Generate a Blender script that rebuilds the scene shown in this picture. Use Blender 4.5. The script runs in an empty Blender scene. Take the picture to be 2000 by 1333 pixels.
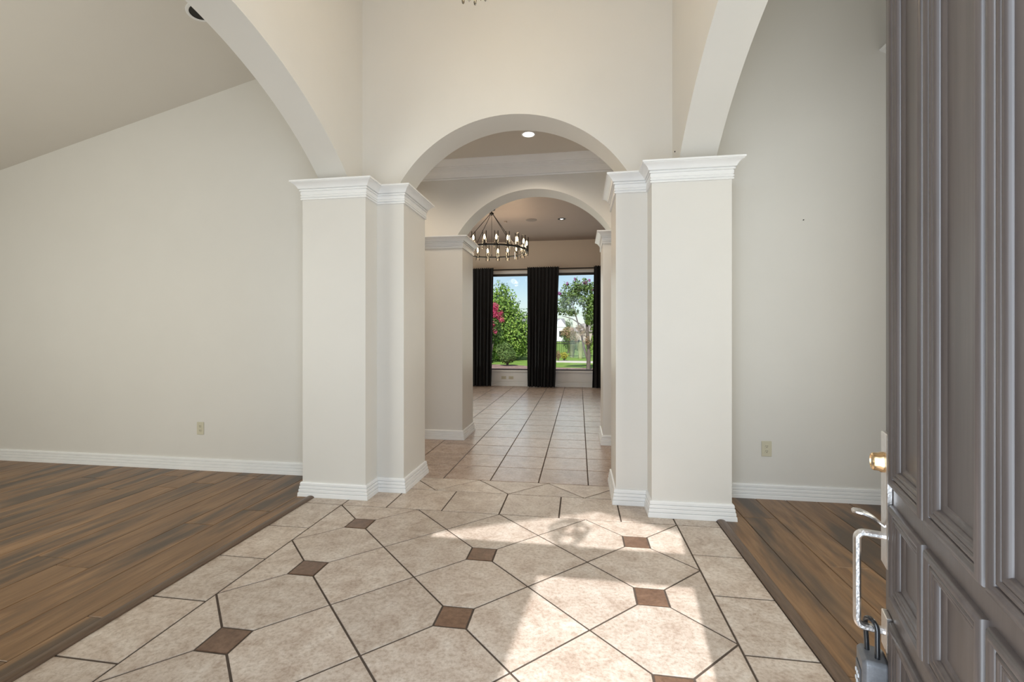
import bpy, bmesh, math, random
from mathutils import Vector, Matrix
random.seed(7)
S = bpy.context.scene
COL = S.collection
PI = math.pi

# ------------------------------------------------------------------ camera
FPX, PX, PY, YAW, CAM_H = 896.74, 991.35, 656.65, 0.1544, 1.25
cam_d = bpy.data.cameras.new('camera')
cam_d.sensor_fit = 'HORIZONTAL'; cam_d.sensor_width = 36.0
cam_d.lens = FPX / 2000 * 36.0
cam_d.shift_x = (1000 - PX) / 2000
cam_d.shift_y = (PY - 666.5) / 2000
cam_d.clip_start = 0.02; cam_d.clip_end = 500
cam = bpy.data.objects.new('camera', cam_d); COL.objects.link(cam)
cam.location = (0, 0, CAM_H); cam.rotation_euler = (PI / 2, 0, YAW)
S.camera = cam

# ------------------------------------------------------------------ world, sun, daylight, added fill lights, exposure
S.view_settings.view_transform = 'Standard'; S.view_settings.look = 'None'
S.view_settings.gamma = 1.0; S.view_settings.use_curve_mapping = False
S.view_settings.exposure = 0.0
W = bpy.data.worlds.new('sky_world'); S.world = W; W.use_nodes = True
wn, wl = W.node_tree.nodes, W.node_tree.links
sky = wn.new('ShaderNodeTexSky'); sky.sky_type = 'NISHITA'; sky.sun_disc = False
sky.sun_elevation = math.radians(45); sky.sun_rotation = math.radians(186); sky.altitude = 50
sky.air_density = 1.0; sky.dust_density = 0.6; sky.ozone_density = 1.5
wn['Background'].inputs['Strength'].default_value = 0.13
# soft white clouds over the sky colour
tc = wn.new('ShaderNodeTexCoord'); nz = wn.new('ShaderNodeTexNoise'); nz.inputs['Scale'].default_value = 3.2
nz.inputs['Detail'].default_value = 6.0
cr = wn.new('ShaderNodeValToRGB'); cr.color_ramp.elements[0].position = .42; cr.color_ramp.elements[1].position = .80
mx = wn.new('ShaderNodeMix'); mx.data_type = 'RGBA'
wl.new(tc.outputs['Generated'], nz.inputs['Vector']); wl.new(nz.outputs['Fac'], cr.inputs['Fac'])
wl.new(cr.outputs['Color'], mx.inputs['Factor']); wl.new(sky.outputs['Color'], mx.inputs['A'])
mx.inputs['B'].default_value = (6.0, 6.3, 6.8, 1)
wl.new(mx.outputs['Result'], wn['Background'].inputs['Color'])

def look(o, d):
    o.rotation_euler = Vector(d).to_track_quat('-Z', 'Y').to_euler()
SUN_DX, SUN_DZ = 0.11, 1.0            # per metre into the house: sideways drift, drop
sd = bpy.data.lights.new('sun', 'SUN'); sd.energy = 5.7; sd.angle = math.radians(0.53); sd.color = (.98, .98, 1.0)
so = bpy.data.objects.new('sun', sd); COL.objects.link(so); look(so, (SUN_DX, 1, -SUN_DZ))

def area(name, loc, direction, sx, sy, power, color):
    d = bpy.data.lights.new(name, 'AREA'); d.shape = 'RECTANGLE'; d.size = sx; d.size_y = sy
    d.energy = power; d.color = color
    o = bpy.data.objects.new(name, d); COL.objects.link(o); o.location = loc; look(o, direction)
    return o
COOL = (.76, .88, 1.0)
SOFT = (.975, .985, .90)
area('daylight_doorway', (-.06, .30, 1.2), (0, 1, 0), .74, 2.0, 35, COOL)
area('daylight_transom', (-.45, .30, 2.80), (0, 1, -.05), 1.5, .7, 14, COOL)
area('fill_left_room', (-3.9, .42, 1.55), (0, 1, 0), 1.7, 1.9, 52, SOFT)  # added fill light for the left room, its source is unseen
area('fill_left_room_side', (-7.44, 2.0, 1.75), (1, .1, 0), 1.8, 1.9, 14, SOFT)  # second added fill for the left room, from the unseen side
area('fill_right_room', (2.30, 1.9, 1.85), (-1, 0, 0), 1.6, 2.5, 32, SOFT)  # added fill light for the right room, its source is unseen
area('daylight_great_room', (-1.0, 11.1, 1.6), (0, -1, 0), 4.0, 2.2, 36, SOFT)
area('fill_great_room_side', (-4.9, 8.6, 1.6), (1, 0, 0), 3.0, 2.2, 60, SOFT)  # added fill to lift the far room from an unseen side

# ------------------------------------------------------------------ helpers
def pix(x, y, depth):
    """World point seen at photograph pixel (x, y) at a camera depth."""
    u = (x - PX) / FPX * depth; v = -(y - PY) / FPX * depth
    return Vector((u * math.cos(YAW) - depth * math.sin(YAW), u * math.sin(YAW) + depth * math.cos(YAW), CAM_H + v))

def tag(o, label=None, cat=None, group=None, kind=None):
    if label: o['label'] = label
    if cat: o['category'] = cat
    if group: o['group'] = group
    if kind: o['kind'] = kind
    return o

def empty(name, loc=(0, 0, 0), rz=0):
    o = bpy.data.objects.new(name, None); COL.objects.link(o)
    o.location = loc; o.rotation_euler = (0, 0, rz); o.empty_display_size = .05
    return o

def obj_from_mesh(name, me, parent=None, loc=None):
    o = bpy.data.objects.new(name, me); COL.objects.link(o)
    if parent is not None: o.parent = parent
    if loc is not None: o.location = loc
    return o

FLIP_Y = False
def finish(bm, name, m, parent=None, loc=None, smooth=None, recalc=True):
    if FLIP_Y:
        for v in bm.verts: v.co.y = -v.co.y
    if recalc: bmesh.ops.recalc_face_normals(bm, faces=bm.faces)
    me = bpy.data.meshes.new(name); bm.to_mesh(me); bm.free()
    if m is not None: me.materials.append(m)
    if smooth is not None:
        for p in me.polygons: p.use_smooth = True
        me.set_sharp_from_angle(angle=math.radians(smooth))
    return obj_from_mesh(name, me, parent, loc)

def box(bm, lo, hi, bev=0.0):
    x0, y0, z0 = lo; x1, y1, z1 = hi
    vs = [bm.verts.new(p) for p in ((x0,y0,z0),(x1,y0,z0),(x1,y1,z0),(x0,y1,z0),(x0,y0,z1),(x1,y0,z1),(x1,y1,z1),(x0,y1,z1))]
    fs = [bm.faces.new([vs[i] for i in f]) for f in ((3,2,1,0),(4,5,6,7),(0,1,5,4),(1,2,6,5),(2,3,7,6),(3,0,4,7))]
    if bev > 0:
        es = list({e for f in fs for e in f.edges})
        bmesh.ops.bevel(bm, geom=es, offset=bev, segments=1, affect='EDGES', profile=.5)

def prism(bm, pts, axis, a0, a1):
    """Extrude a 2-D polygon along 'x', 'y' or 'z' from a0 to a1."""
    def P(p, t):
        return {'x': (t, p[0], p[1]), 'y': (p[0], t, p[1]), 'z': (p[0], p[1], t)}[axis]
    A = [bm.verts.new(P(p, a0)) for p in pts]; B = [bm.verts.new(P(p, a1)) for p in pts]
    n = len(pts)
    bm.faces.new(A[::-1]); bm.faces.new(B)
    for i in range(n): bm.faces.new((A[i], A[(i+1) % n], B[(i+1) % n], B[i]))

def tube(bm, pts, r, n=10, closed=False, r2=None, caps=True):
    """Round bar along a polyline; r may be a number or a list; r2 makes it elliptical."""
    pts = [Vector(p) for p in pts]; m = len(pts); rings = []
    up = None
    for i, p in enumerate(pts):
        if closed: t = pts[(i+1) % m] - pts[i-1]
        else: t = pts[min(i+1, m-1)] - pts[max(i-1, 0)]
        t.normalize()
        if up is None:
            up = Vector((0, 0, 1)) if abs(t.z) < .9 else Vector((1, 0, 0))
        s = t.cross(up); s.normalize(); u = s.cross(t); u.normalize(); up = u
        rr = r[i] if isinstance(r, (list, tuple)) else r
        rb = rr if r2 is None else r2
        rings.append([bm.verts.new(p + s * (rr * math.cos(2*PI*k/n)) + u * (rb * math.sin(2*PI*k/n))) for k in range(n)])
    for i in range(m if closed else m - 1):
        a, b = rings[i], rings[(i+1) % m]
        for k in range(n): bm.faces.new((a[k], a[(k+1) % n], b[(k+1) % n], b[k]))
    if not closed and caps:
        bm.faces.new(rings[0][::-1]); bm.faces.new(rings[-1])

def lathe(bm, prof, c=(0, 0, 0), n=24, axis='z'):
    c = Vector(c); rings = []
    def V(r, h, t):
        x, y = r * math.cos(t), r * math.sin(t)
        return c + Vector({'z': (x, y, h), 'y': (x, h, y), 'x': (h, x, y)}[axis])
    for r, h in prof:
        if r < 1e-6: rings.append([bm.verts.new(V(0, h, 0))])
        else: rings.append([bm.verts.new(V(r, h, 2*PI*k/n)) for k in range(n)])
    for a, b in zip(rings, rings[1:]):
        for k in range(n):
            q = [a[k % len(a)], a[(k+1) % len(a)], b[(k+1) % len(b)], b[k % len(b)]]
            u = []
            for v in q:
                if v not in u: u.append(v)
            if len(u) > 2: bm.faces.new(u)

def offset_path(path, d, closed=False):
    """Offset a plan polyline to its right-hand side by d with mitred corners."""
    n = len(path); out = []
    for i in range(n):
        def nrm(a, b):
            v = Vector((b[0]-a[0], b[1]-a[1])); v.normalize(); return Vector((v.y, -v.x))
        if closed or 0 < i < n - 1:
            n1 = nrm(path[i-1], path[i]); n2 = nrm(path[i], path[(i+1) % n])
            m = n1 + n2; m = m / max(m.dot(n1), .2)
        elif i == 0: m = nrm(path[0], path[1])
        else: m = nrm(path[-2], path[-1])
        out.append((path[i][0] + m.x * d, path[i][1] + m.y * d))
    return out

def sweep(bm, path, prof, lid=False):
    """Sweep a moulding profile [(offset, z)] along a plan path."""
    rows = [[bm.verts.new((x, y, z)) for x, y in offset_path(path, o)] for o, z in prof]
    for a, b in zip(rows, rows[1:]):
        for i in range(len(path) - 1): bm.faces.new((a[i], a[i+1], b[i+1], b[i]))
    bm.faces.new([r[0] for r in rows]); bm.faces.new([r[-1] for r in rows][::-1])
    if lid: bm.faces.new(rows[-1])

# ------------------------------------------------------------------ materials
def new_mat(name):
    m = bpy.data.materials.new(name); m.use_nodes = True
    return m, m.node_tree.nodes, m.node_tree.links, m.node_tree.nodes['Principled BSDF']

def simple(name, col, rough=.5, metal=0.0, spec=.5):
    m, n, l, b = new_mat(name)
    b.inputs['Base Color'].default_value = (*col, 1); b.inputs['Roughness'].default_value = rough
    b.inputs['Metallic'].default_value = metal; b.inputs['Specular IOR Level'].default_value = spec
    return m

def N(n, kind, **kw):
    x = n.new(kind)
    for k, v in kw.items():
        if k in x.inputs: x.inputs[k].default_value = v
        else: setattr(x, k, v)
    return x

def ramp(n, stops):
    r = n.new('ShaderNodeValToRGB'); e = r.color_ramp.elements
    while len(e) < len(stops): e.new(.5)
    for q, (p, c) in zip(e, stops): q.position = p; q.color = (*c, 1) if len(c) == 3 else c
    return r

def noisy(name, c1, c2, scale=8, rough=.5, spec=.5, bump=0.0, bscale=None, detail=5, metal=0.0, stretch=(1, 1, 1), rand=True, lo=.3, hi=.7):
    """Two-tone mottled procedural surface in object coordinates, shifted per object."""
    m, n, l, b = new_mat(name)
    t = n.new('ShaderNodeTexCoord'); oi = n.new('ShaderNodeObjectInfo')
    mp = N(n, 'ShaderNodeMapping'); mp.inputs['Scale'].default_value = stretch
    if rand:
        ad = n.new('ShaderNodeVectorMath'); ad.operation = 'MULTIPLY_ADD'
        cb = n.new('ShaderNodeCombineXYZ')
        for k in range(3): l.new(oi.outputs['Random'], cb.inputs[k])
        ad.inputs[1].default_value = (37, 53, 71); l.new(cb.outputs[0], ad.inputs[0]); l.new(t.outputs['Object'], ad.inputs[2])
        l.new(ad.outputs[0], mp.inputs['Vector'])
    else: l.new(t.outputs['Object'], mp.inputs['Vector'])
    z = N(n, 'ShaderNodeTexNoise', Scale=scale, Detail=detail, Roughness=.6); l.new(mp.outputs[0], z.inputs['Vector'])
    r = ramp(n, [(lo, c1), (hi, c2)]); l.new(z.outputs['Fac'], r.inputs['Fac'])
    l.new(r.outputs['Color'], b.inputs['Base Color'])
    b.inputs['Roughness'].default_value = rough; b.inputs['Specular IOR Level'].default_value = spec; b.inputs['Metallic'].default_value = metal
    if bump:
        z2 = N(n, 'ShaderNodeTexNoise', Scale=bscale or scale * 6, Detail=3.0); l.new(mp.outputs[0], z2.inputs['Vector'])
        bp = N(n, 'ShaderNodeBump', Strength=bump, Distance=.004); l.new(z2.outputs['Fac'], bp.inputs['Height'])
        l.new(bp.outputs[0], b.inputs['Normal'])
    return m

PAINT = noisy('wall_paint', (.69, .665, .62), (.705, .68, .635), 3, rough=.42, spec=.35, bump=.03, bscale=160, rand=False)
PAINT_CEIL = noisy('ceiling_paint', (.69, .65, .59), (.70, .66, .60), 3, rough=.7, spec=.2, bump=.04, bscale=120, rand=False)
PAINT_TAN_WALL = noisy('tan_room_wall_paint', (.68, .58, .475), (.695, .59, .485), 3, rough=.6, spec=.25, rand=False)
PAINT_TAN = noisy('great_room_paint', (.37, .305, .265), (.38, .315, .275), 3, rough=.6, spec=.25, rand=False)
TRIM = noisy('white_trim_enamel', (.80, .795, .785), (.83, .825, .815), 4, rough=.32, spec=.45, rand=False)

def tile_mat(name, a, b_, c, rough):
    m, n, l, b = new_mat(name)
    t = n.new('ShaderNodeTexCoord'); oi = n.new('ShaderNodeObjectInfo')
    cb = n.new('ShaderNodeCombineXYZ')
    for k in range(3): l.new(oi.outputs['Random'], cb.inputs[k])
    ad = n.new('ShaderNodeVectorMath'); ad.operation = 'MULTIPLY_ADD'; ad.inputs[1].default_value = (37, 53, 71)
    l.new(cb.outputs[0], ad.inputs[0]); l.new(t.outputs['Object'], ad.inputs[2])
    z1 = N(n, 'ShaderNodeTexNoise', Scale=9.0, Detail=8.0, Roughness=.72, Distortion=.5); l.new(ad.outputs[0], z1.inputs['Vector'])
    r1 = ramp(n, [(.33, a), (.50, b_), (.66, c)]); l.new(z1.outputs['Fac'], r1.inputs['Fac'])
    z2 = N(n, 'ShaderNodeTexNoise', Scale=60.0, Detail=4.0, Roughness=.7); l.new(ad.outputs[0], z2.inputs['Vector'])
    r2 = ramp(n, [(.34, (.70, .64, .58)), (.56, (1.05, 1.05, 1.05))]); l.new(z2.outputs['Fac'], r2.inputs['Fac'])
    mu = n.new('ShaderNodeMix'); mu.data_type = 'RGBA'; mu.blend_type = 'MULTIPLY'; mu.inputs['Factor'].default_value = .8
    l.new(r1.outputs['Color'], mu.inputs['A']); l.new(r2.outputs['Color'], mu.inputs['B'])
    hv = n.new('ShaderNodeHueSaturation'); mr = N(n, 'ShaderNodeMapRange'); mr.inputs['To Min'].default_value = .93; mr.inputs['To Max'].default_value = 1.06
    l.new(oi.outputs['Random'], mr.inputs['Value']); l.new(mr.outputs[0], hv.inputs['Value']); l.new(mu.outputs['Result'], hv.inputs['Color'])
    l.new(hv.outputs[0], b.inputs['Base Color'])
    b.inputs['Roughness'].default_value = rough; b.inputs['Specular IOR Level'].default_value = .45
    bp = N(n, 'ShaderNodeBump', Strength=.12, Distance=.002); l.new(z2.outputs['Fac'], bp.inputs['Height']); l.new(bp.outputs[0], b.inputs['Normal'])
    return m
TILE = tile_mat('beige_stone_tile', (.40, .31, .245), (.525, .438, .365), (.615, .54, .47), .36)
TILE_HALL = tile_mat('dimmed_rosy_stone_tile', (.30, .214, .163), (.395, .297, .236), (.47, .372, .305), .27)  # darker, redder copy of the foyer tile, hall lighting put into the colour
TILE_DARK = tile_mat('brown_inset_tile', (.115, .062, .036), (.16, .09, .055), (.21, .125, .08), .33)
GROUT = noisy('dark_grout', (.075, .055, .042), (.10, .075, .058), 30, rough=.85, spec=.2, rand=False)

def plank_mat():
    m, n, l, b = new_mat('streaked_brown_plank')
    t = n.new('ShaderNodeTexCoord'); oi = n.new('ShaderNodeObjectInfo')
    cb = n.new('ShaderNodeCombineXYZ')
    for k in range(3): l.new(oi.outputs['Random'], cb.inputs[k])
    ad = n.new('ShaderNodeVectorMath'); ad.operation = 'MULTIPLY_ADD'; ad.inputs[1].default_value = (37, 53, 71)
    l.new(cb.outputs[0], ad.inputs[0]); l.new(t.outputs['Object'], ad.inputs[2])
    m1 = N(n, 'ShaderNodeMapping'); m1.inputs['Scale'].default_value = (26, 2.2, 10); l.new(ad.outputs[0], m1.inputs['Vector'])
    z1 = N(n, 'ShaderNodeTexNoise', Scale=1.0, Detail=7.0, Roughness=.65, Distortion=.6); l.new(m1.outputs[0], z1.inputs['Vector'])
    r1 = ramp(n, [(.30, (.135, .070, .032)), (.52, (.235, .130, .060)), (.72, (.32, .19, .095))]); l.new(z1.outputs['Fac'], r1.inputs['Fac'])
    m2 = N(n, 'ShaderNodeMapping'); m2.inputs['Scale'].default_value = (6.5, .95, 5); l.new(ad.outputs[0], m2.inputs['Vector'])
    z2 = N(n, 'ShaderNodeTexNoise', Scale=1.0, Detail=4.0, Roughness=.55, Distortion=.3); l.new(m2.outputs[0], z2.inputs['Vector'])
    r2 = ramp(n, [(.46, (0, 0, 0)), (.62, (1, 1, 1))]); l.new(z2.outputs['Fac'], r2.inputs['Fac'])
    mx = n.new('ShaderNodeMix'); mx.data_type = 'RGBA'
    sc = n.new('ShaderNodeMath'); sc.operation = 'MULTIPLY'; sc.inputs[1].default_value = .86; l.new(r2.outputs['Color'], sc.inputs[0])
    l.new(sc.outputs[0], mx.inputs['Factor']); l.new(r1.outputs['Color'], mx.inputs['A']); mx.inputs['B'].default_value = (.068, .050, .036, 1)
    hv = n.new('ShaderNodeHueSaturation'); mr = N(n, 'ShaderNodeMapRange'); mr.inputs['To Min'].default_value = .88; mr.inputs['To Max'].default_value = 1.12
    l.new(oi.outputs['Random'], mr.inputs['Value']); l.new(mr.outputs[0], hv.inputs['Value']); l.new(mx.outputs['Result'], hv.inputs['Color'])
    l.new(hv.outputs[0], b.inputs['Base Color'])
    b.inputs['Roughness'].default_value = .38; b.inputs['Specular IOR Level'].default_value = .4
    bp = N(n, 'ShaderNodeBump', Strength=.1, Distance=.002); l.new(z1.outputs['Fac'], bp.inputs['Height']); l.new(bp.outputs[0], b.inputs['Normal'])
    return m
PLANK = plank_mat()
MOLD_WOOD = noisy('brown_threshold_wood', (.085, .052, .032), (.14, .088, .055), 5, rough=.35, spec=.5, stretch=(20, 2, 20))

def door_mat():
    m, n, l, b = new_mat('espresso_stained_door')
    t = n.new('ShaderNodeTexCoord'); mp = N(n, 'ShaderNodeMapping'); mp.inputs['Scale'].default_value = (60, 60, 3)
    l.new(t.outputs['Object'], mp.inputs['Vector'])
    z = N(n, 'ShaderNodeTexNoise', Scale=1.0, Detail=5.0, Roughness=.6); l.new(mp.outputs[0], z.inputs['Vector'])
    r = ramp(n, [(.3, (.044, .033, .029)), (.7, (.070, .054, .047))]); l.new(z.outputs['Fac'], r.inputs['Fac'])
    # pale scratches and chips with a shape of their own
    mp2 = N(n, 'ShaderNodeMapping'); mp2.inputs['Scale'].default_value = (90, 90, 26); l.new(t.outputs['Object'], mp2.inputs['Vector'])
    z2 = N(n, 'ShaderNodeTexNoise', Scale=1.0, Detail=6.0, Roughness=.7); l.new(mp2.outputs[0], z2.inputs['Vector'])
    r2 = ramp(n, [(.715, (0, 0, 0)), (.76, (1, 1, 1))]); l.new(z2.outputs['Fac'], r2.inputs['Fac'])
    mx = n.new('ShaderNodeMix'); mx.data_type = 'RGBA'; l.new(r2.outputs['Color'], mx.inputs['Factor'])
    l.new(r.outputs['Color'], mx.inputs['A']); mx.inputs['B'].default_value = (.30, .26, .23, 1)
    l.new(mx.outputs['Result'], b.inputs['Base Color'])
    b.inputs['Roughness'].default_value = .40; b.inputs['Specular IOR Level'].default_value = .6
    bp = N(n, 'ShaderNodeBump', Strength=.10, Distance=.002); l.new(z.outputs['Fac'], bp.inputs['Height']); l.new(bp.outputs[0], b.inputs['Normal'])
    return m
DOOR = door_mat()
NICKEL = noisy('worn_nickel', (.62, .58, .55), (.78, .75, .73), 40, rough=.28, metal=1.0, bump=.15, bscale=220, rand=False)
BRASS = noisy('aged_brass', (.62, .42, .22), (.75, .56, .34), 40, rough=.25, metal=1.0, rand=False)
BLACK_METAL = simple('black_iron', (.012, .011, .010), .45, 0, .4)
BLACK_GLOSS = simple('black_vinyl_coating', (.012, .012, .013), .18, 0, .6)
LOCK_GREY = noisy('grey_cast_metal', (.10, .10, .105), (.14, .14, .145), 60, rough=.42, metal=.4, bump=.1, bscale=300, rand=False)
PLATE = simple('ivory_plastic', (.60, .56, .43), .35, 0, .5)
SLOT = simple('dark_slot', (.02, .018, .015), .6)
SPEAKER_GRILLE = noisy('speaker_grille', (.20, .17, .155), (.235, .20, .18), 300, rough=.7, rand=False)
CURTAIN = noisy('black_curtain_cloth', (.017, .017, .018), (.026, .026, .027), 90, rough=.85, spec=.2, bump=.2, bscale=500, rand=False)

def thin_glass(name, tint=(1, 1, 1), ior=1.45, rough=0.0):
    m = bpy.data.materials.new(name); m.use_nodes = True
    n, l = m.node_tree.nodes, m.node_tree.links; n.clear()
    out = n.new('ShaderNodeOutputMaterial'); tr = n.new('ShaderNodeBsdfTransparent'); gl = n.new('ShaderNodeBsdfGlossy')
    fr = n.new('ShaderNodeFresnel'); mx = n.new('ShaderNodeMixShader')
    fr.inputs['IOR'].default_value = ior; tr.inputs['Color'].default_value = (*tint, 1); gl.inputs['Roughness'].default_value = rough
    l.new(fr.outputs[0], mx.inputs[0]); l.new(tr.outputs[0], mx.inputs[1]); l.new(gl.outputs[0], mx.inputs[2]); l.new(mx.outputs[0], out.inputs['Surface'])
    return m
GLASS = thin_glass('window_glass', (.97, .985, .98), 1.22)
TUBE_GLASS = thin_glass('clear_tube_glass', (.985, .98, .97), 1.38)
CRYSTAL = thin_glass('cut_crystal', (.96, .93, .86), 1.7, .05)

def emit(name, col, strength):
    m = bpy.data.materials.new(name); m.use_nodes = True
    n, l = m.node_tree.nodes, m.node_tree.links; n.clear()
    out = n.new('ShaderNodeOutputMaterial'); e = n.new('ShaderNodeEmission')
    e.inputs['Color'].default_value = (*col, 1); e.inputs['Strength'].default_value = strength
    l.new(e.outputs[0], out.inputs['Surface']); return m
BULB = emit('warm_bulb', (1.0, .78, .48), 9.0)
LED = emit('recessed_lamp', (1.0, .95, .88), 6.0)

# ------------------------------------------------------------------ plan constants (metres)
XC = -0.557                       # centre line of the arches
CAP_Z0, CAP_Z1 = 2.31, 2.45       # column capitals
def mirror(pts): return [(2*XC - x, y) for x, y in pts][::-1]

# ------------------------------------------------------------------ floors
def clip_poly(poly, x0, x1, y0, y1):
    def half(pts, f, g):
        out = []
        for i in range(len(pts)):
            a, b = pts[i-1], pts[i]
            fa, fb = f(a), f(b)
            if (fa >= -1e-9) != (fb >= -1e-9):
                t = fa / (fa - fb); out.append((a[0] + (b[0]-a[0])*t, a[1] + (b[1]-a[1])*t))
            if fb >= -1e-9: out.append(b)
        return out
    for f in (lambda p: p[0]-x0, lambda p: x1-p[0], lambda p: p[1]-y0, lambda p: y1-p[1]):
        if poly: poly = half(poly, f, None)
    out = []
    for p in poly:
        if not out or (abs(p[0]-out[-1][0]) + abs(p[1]-out[-1][1])) > 1e-5: out.append(p)
    while len(out) > 1 and abs(out[0][0]-out[-1][0]) + abs(out[0][1]-out[-1][1]) < 1e-5: out.pop()
    return out

def inset(poly, d):
    a = sum(p[0]*q[1]-q[0]*p[1] for p, q in zip(poly, poly[1:]+poly[:1]))
    if a < 0: poly = poly[::-1]
    return offset_path(poly, -d, closed=True)

TILE_CACHE = {}
def add_tile(parent, poly, m, name='tile', top=0.0, grout=.0048):
    q = inset(poly, grout)
    cx = sum(p[0] for p in q)/len(q); cy = sum(p[1] for p in q)/len(q)
    key = (m.name, tuple((round(p[0]-cx, 3), round(p[1]-cy, 3)) for p in q))
    me = TILE_CACHE.get(key)
    if me is None:
        bm = bmesh.new(); rel = [(p[0]-cx, p[1]-cy) for p in q]; n = len(rel)
        up = offset_path(rel, -.0018, closed=True)
        A = [bm.verts.new((*p, -.005)) for p in rel]; B = [bm.verts.new((*p, -.0012)) for p in rel]; C = [bm.verts.new((*p, 0)) for p in up]
        bm.faces.new(C)
        for i in range(n):
            j = (i+1) % n
            bm.faces.new((A[i], A[j], B[j], B[i])); bm.faces.new((B[i], B[j], C[j], C[i]))
        bmesh.ops.recalc_face_normals(bm, faces=bm.faces)
        if C[0].link_faces and sum(f.normal.z for f in bm.faces) < 0: bmesh.ops.reverse_faces(bm, faces=bm.faces)
        me = bpy.data.meshes.new(name); bm.to_mesh(me); bm.free(); me.materials.append(m); TILE_CACHE[key] = me
    return obj_from_mesh(name, me, parent, (cx, cy, top))

GZ = -0.0035                      # grout level below the tile tops
# foyer tile field
X0, Y0, SL = -1.7381, 3.171, 0.2971
FX0, FX1 = -2.028, 0.917
FY0 = 0.05
bm = bmesh.new(); box(bm, (-2.05, FY0, -.12), (.94, 3.89, GZ))
floor_foyer = finish(bm, 'floor', GROUT)
tag(floor_foyer, 'beige stone tile entry floor with brown inset squares and dark grout', 'floor', kind='structure')
Q = .0735
def is_dark(i, j): return i in (1, 4, 7) and j > 0
for i in range(0, 9):
    for j in range(0, 12):
        c = (X0 + i*SL, Y0 - j*SL)
        if (i + j) % 2 == 0:
            if is_dark(i, j) and c[1] > FY0 + .1:
                add_tile(floor_foyer, [(c[0]-Q, c[1]-Q), (c[0]+Q, c[1]-Q), (c[0]+Q, c[1]+Q), (c[0]-Q, c[1]+Q)], TILE_DARK, 'inset_tile')
        else:
            pts = []
            for (di, dj) in ((-1, 0), (0, 1), (1, 0), (0, -1)):    # left, bottom, right, top: anticlockwise
                v = (c[0] + di*SL, c[1] - dj*SL)
                if is_dark(i+di, j+dj):
                    if di == -1: pts += [(v[0]+Q, v[1]+Q), (v[0]+Q, v[1]-Q)]
                    elif di == 1: pts += [(v[0]-Q, v[1]-Q), (v[0]-Q, v[1]+Q)]
                    elif dj == 1: pts += [(v[0]-Q, v[1]+Q), (v[0]+Q, v[1]+Q)]
                    else: pts += [(v[0]+Q, v[1]-Q), (v[0]-Q, v[1]-Q)]
                else: pts.append(v)
            pts = clip_poly(pts, X0, X0 + 8*SL, FY0, Y0)
            if len(pts) > 2: add_tile(floor_foyer, pts, TILE)
def rect(x0, x1, y0, y1): return [(x0, y0), (x1, y0), (x1, y1), (x0, y1)]
P = 0.4178
for xa, xb in ((FX0, X0), (X0 + 8*SL, FX1)):                       # side borders
    ys = [Y0] + [2.755 - P*k for k in range(7)]; ys[-1] = FY0
    for a, b in zip(ys, ys[1:]): add_tile(floor_foyer, rect(xa, xb, b, a), TILE)
jx = [FX0, -1.735, -1.39, -.973, -.555, -.137, .281, .637, FX1]      # cross border
YB, YT = 3.588, 3.8955
for a, b in zip(jx, jx[1:]): add_tile(floor_foyer, rect(a, b, Y0, YB), TILE)
hw = YT - YB                                                          # zigzag band
for k in range(-4, 5):
    xb = -.553 + k*2*SL
    add_tile(floor_foyer, clip_poly([(xb-SL, YT), (xb, YB), (xb+SL, YT)], -2.0, .9, YB, YT), TILE) if -2.2 < xb < 1.1 else None
    if -2.2 < xb + SL < 1.0: add_tile(floor_foyer, clip_poly([(xb, YB), (xb+2*SL, YB), (xb+SL, YT)], -2.0, .9, YB, YT), TILE)

# hall and great-room tiles
bm = bmesh.new(); box(bm, (-5.1, 3.89, -.12), (2.6, 11.5, GZ))
floor_hall = finish(bm, 'floor_hall', GROUT)
tag(floor_hall, 'square rosy beige tile floor, darkened for the hall light, running from the arch to the windows', 'floor', kind='structure')
for a in range(-6, 7):
    for b in range(0, 18):
        xa = -1.1766 + a*P; ya = YT + b*P
        xb, yb = xa + P, min(ya + P, 11.34)
        if xa < -5.1 or (ya < 5.4 and (xa < -2.9 or xa > 1.4)): continue
        add_tile(floor_hall, rect(xa, xb, ya, yb), TILE_HALL)

# timber floors
def plank_floor(name, label, edges, x_lo, x_hi, y_lo, y_hi, joints, top):
    bm = bmesh.new(); box(bm, (x_lo, y_lo, -.12), (x_hi, y_hi, top - .006))
    fl = finish(bm, name, simple('plank_underlay', (.03, .02, .015), .9)); tag(fl, label, 'floor', kind='structure')
    for k, (a, b) in enumerate(zip(edges, edges[1:])):
        a, b = min(a, b), max(a, b)
        js = sorted([j for kk, j in joints if kk == k])
        if not js: js = [y_lo + random.uniform(.4, 1.6)]
        ys = [y_lo]
        y = js[0]
        while y > y_lo + .15: y -= 1.52
        y += 1.52
        lst = set(round(q, 3) for q in js)
        while y < y_hi - .1:
            if all(abs(y - q) > .5 for q in js): lst.add(round(y, 3))
            y += 1.52
        ys += [q for q in sorted(lst) if y_lo + .1 < q < y_hi - .05] + [y_hi]
        for c, d in zip(ys, ys[1:]):
            bm = bmesh.new(); w, ln = (b-a)/2 - .0016, (d-c)/2 - .0016
            box(bm, (-w, -ln, -.010), (w, ln, 0), .0022)
            finish(bm, 'plank', PLANK, fl, ((a+b)/2, (c+d)/2, top))
    return fl
eL = [-2.075, -2.16] + [-2.16 - .2175*k for k in range(1, 26)]
plank_floor('floor_left', 'brown streaked plank floor of the room left of the arch', eL, -7.6, -2.05, .36, 3.80,
            [(0, 1.73), (1, 2.96), (2, 2.69), (3, 3.61), (4, 2.16), (5, 3.44), (6, 3.30), (7, 3.58), (8, 3.19), (9, 2.4), (10, 3.42)], .004)
eR = [.97, 1.115] + [1.115 + .2165*k for k in range(1, 7)]
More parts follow.
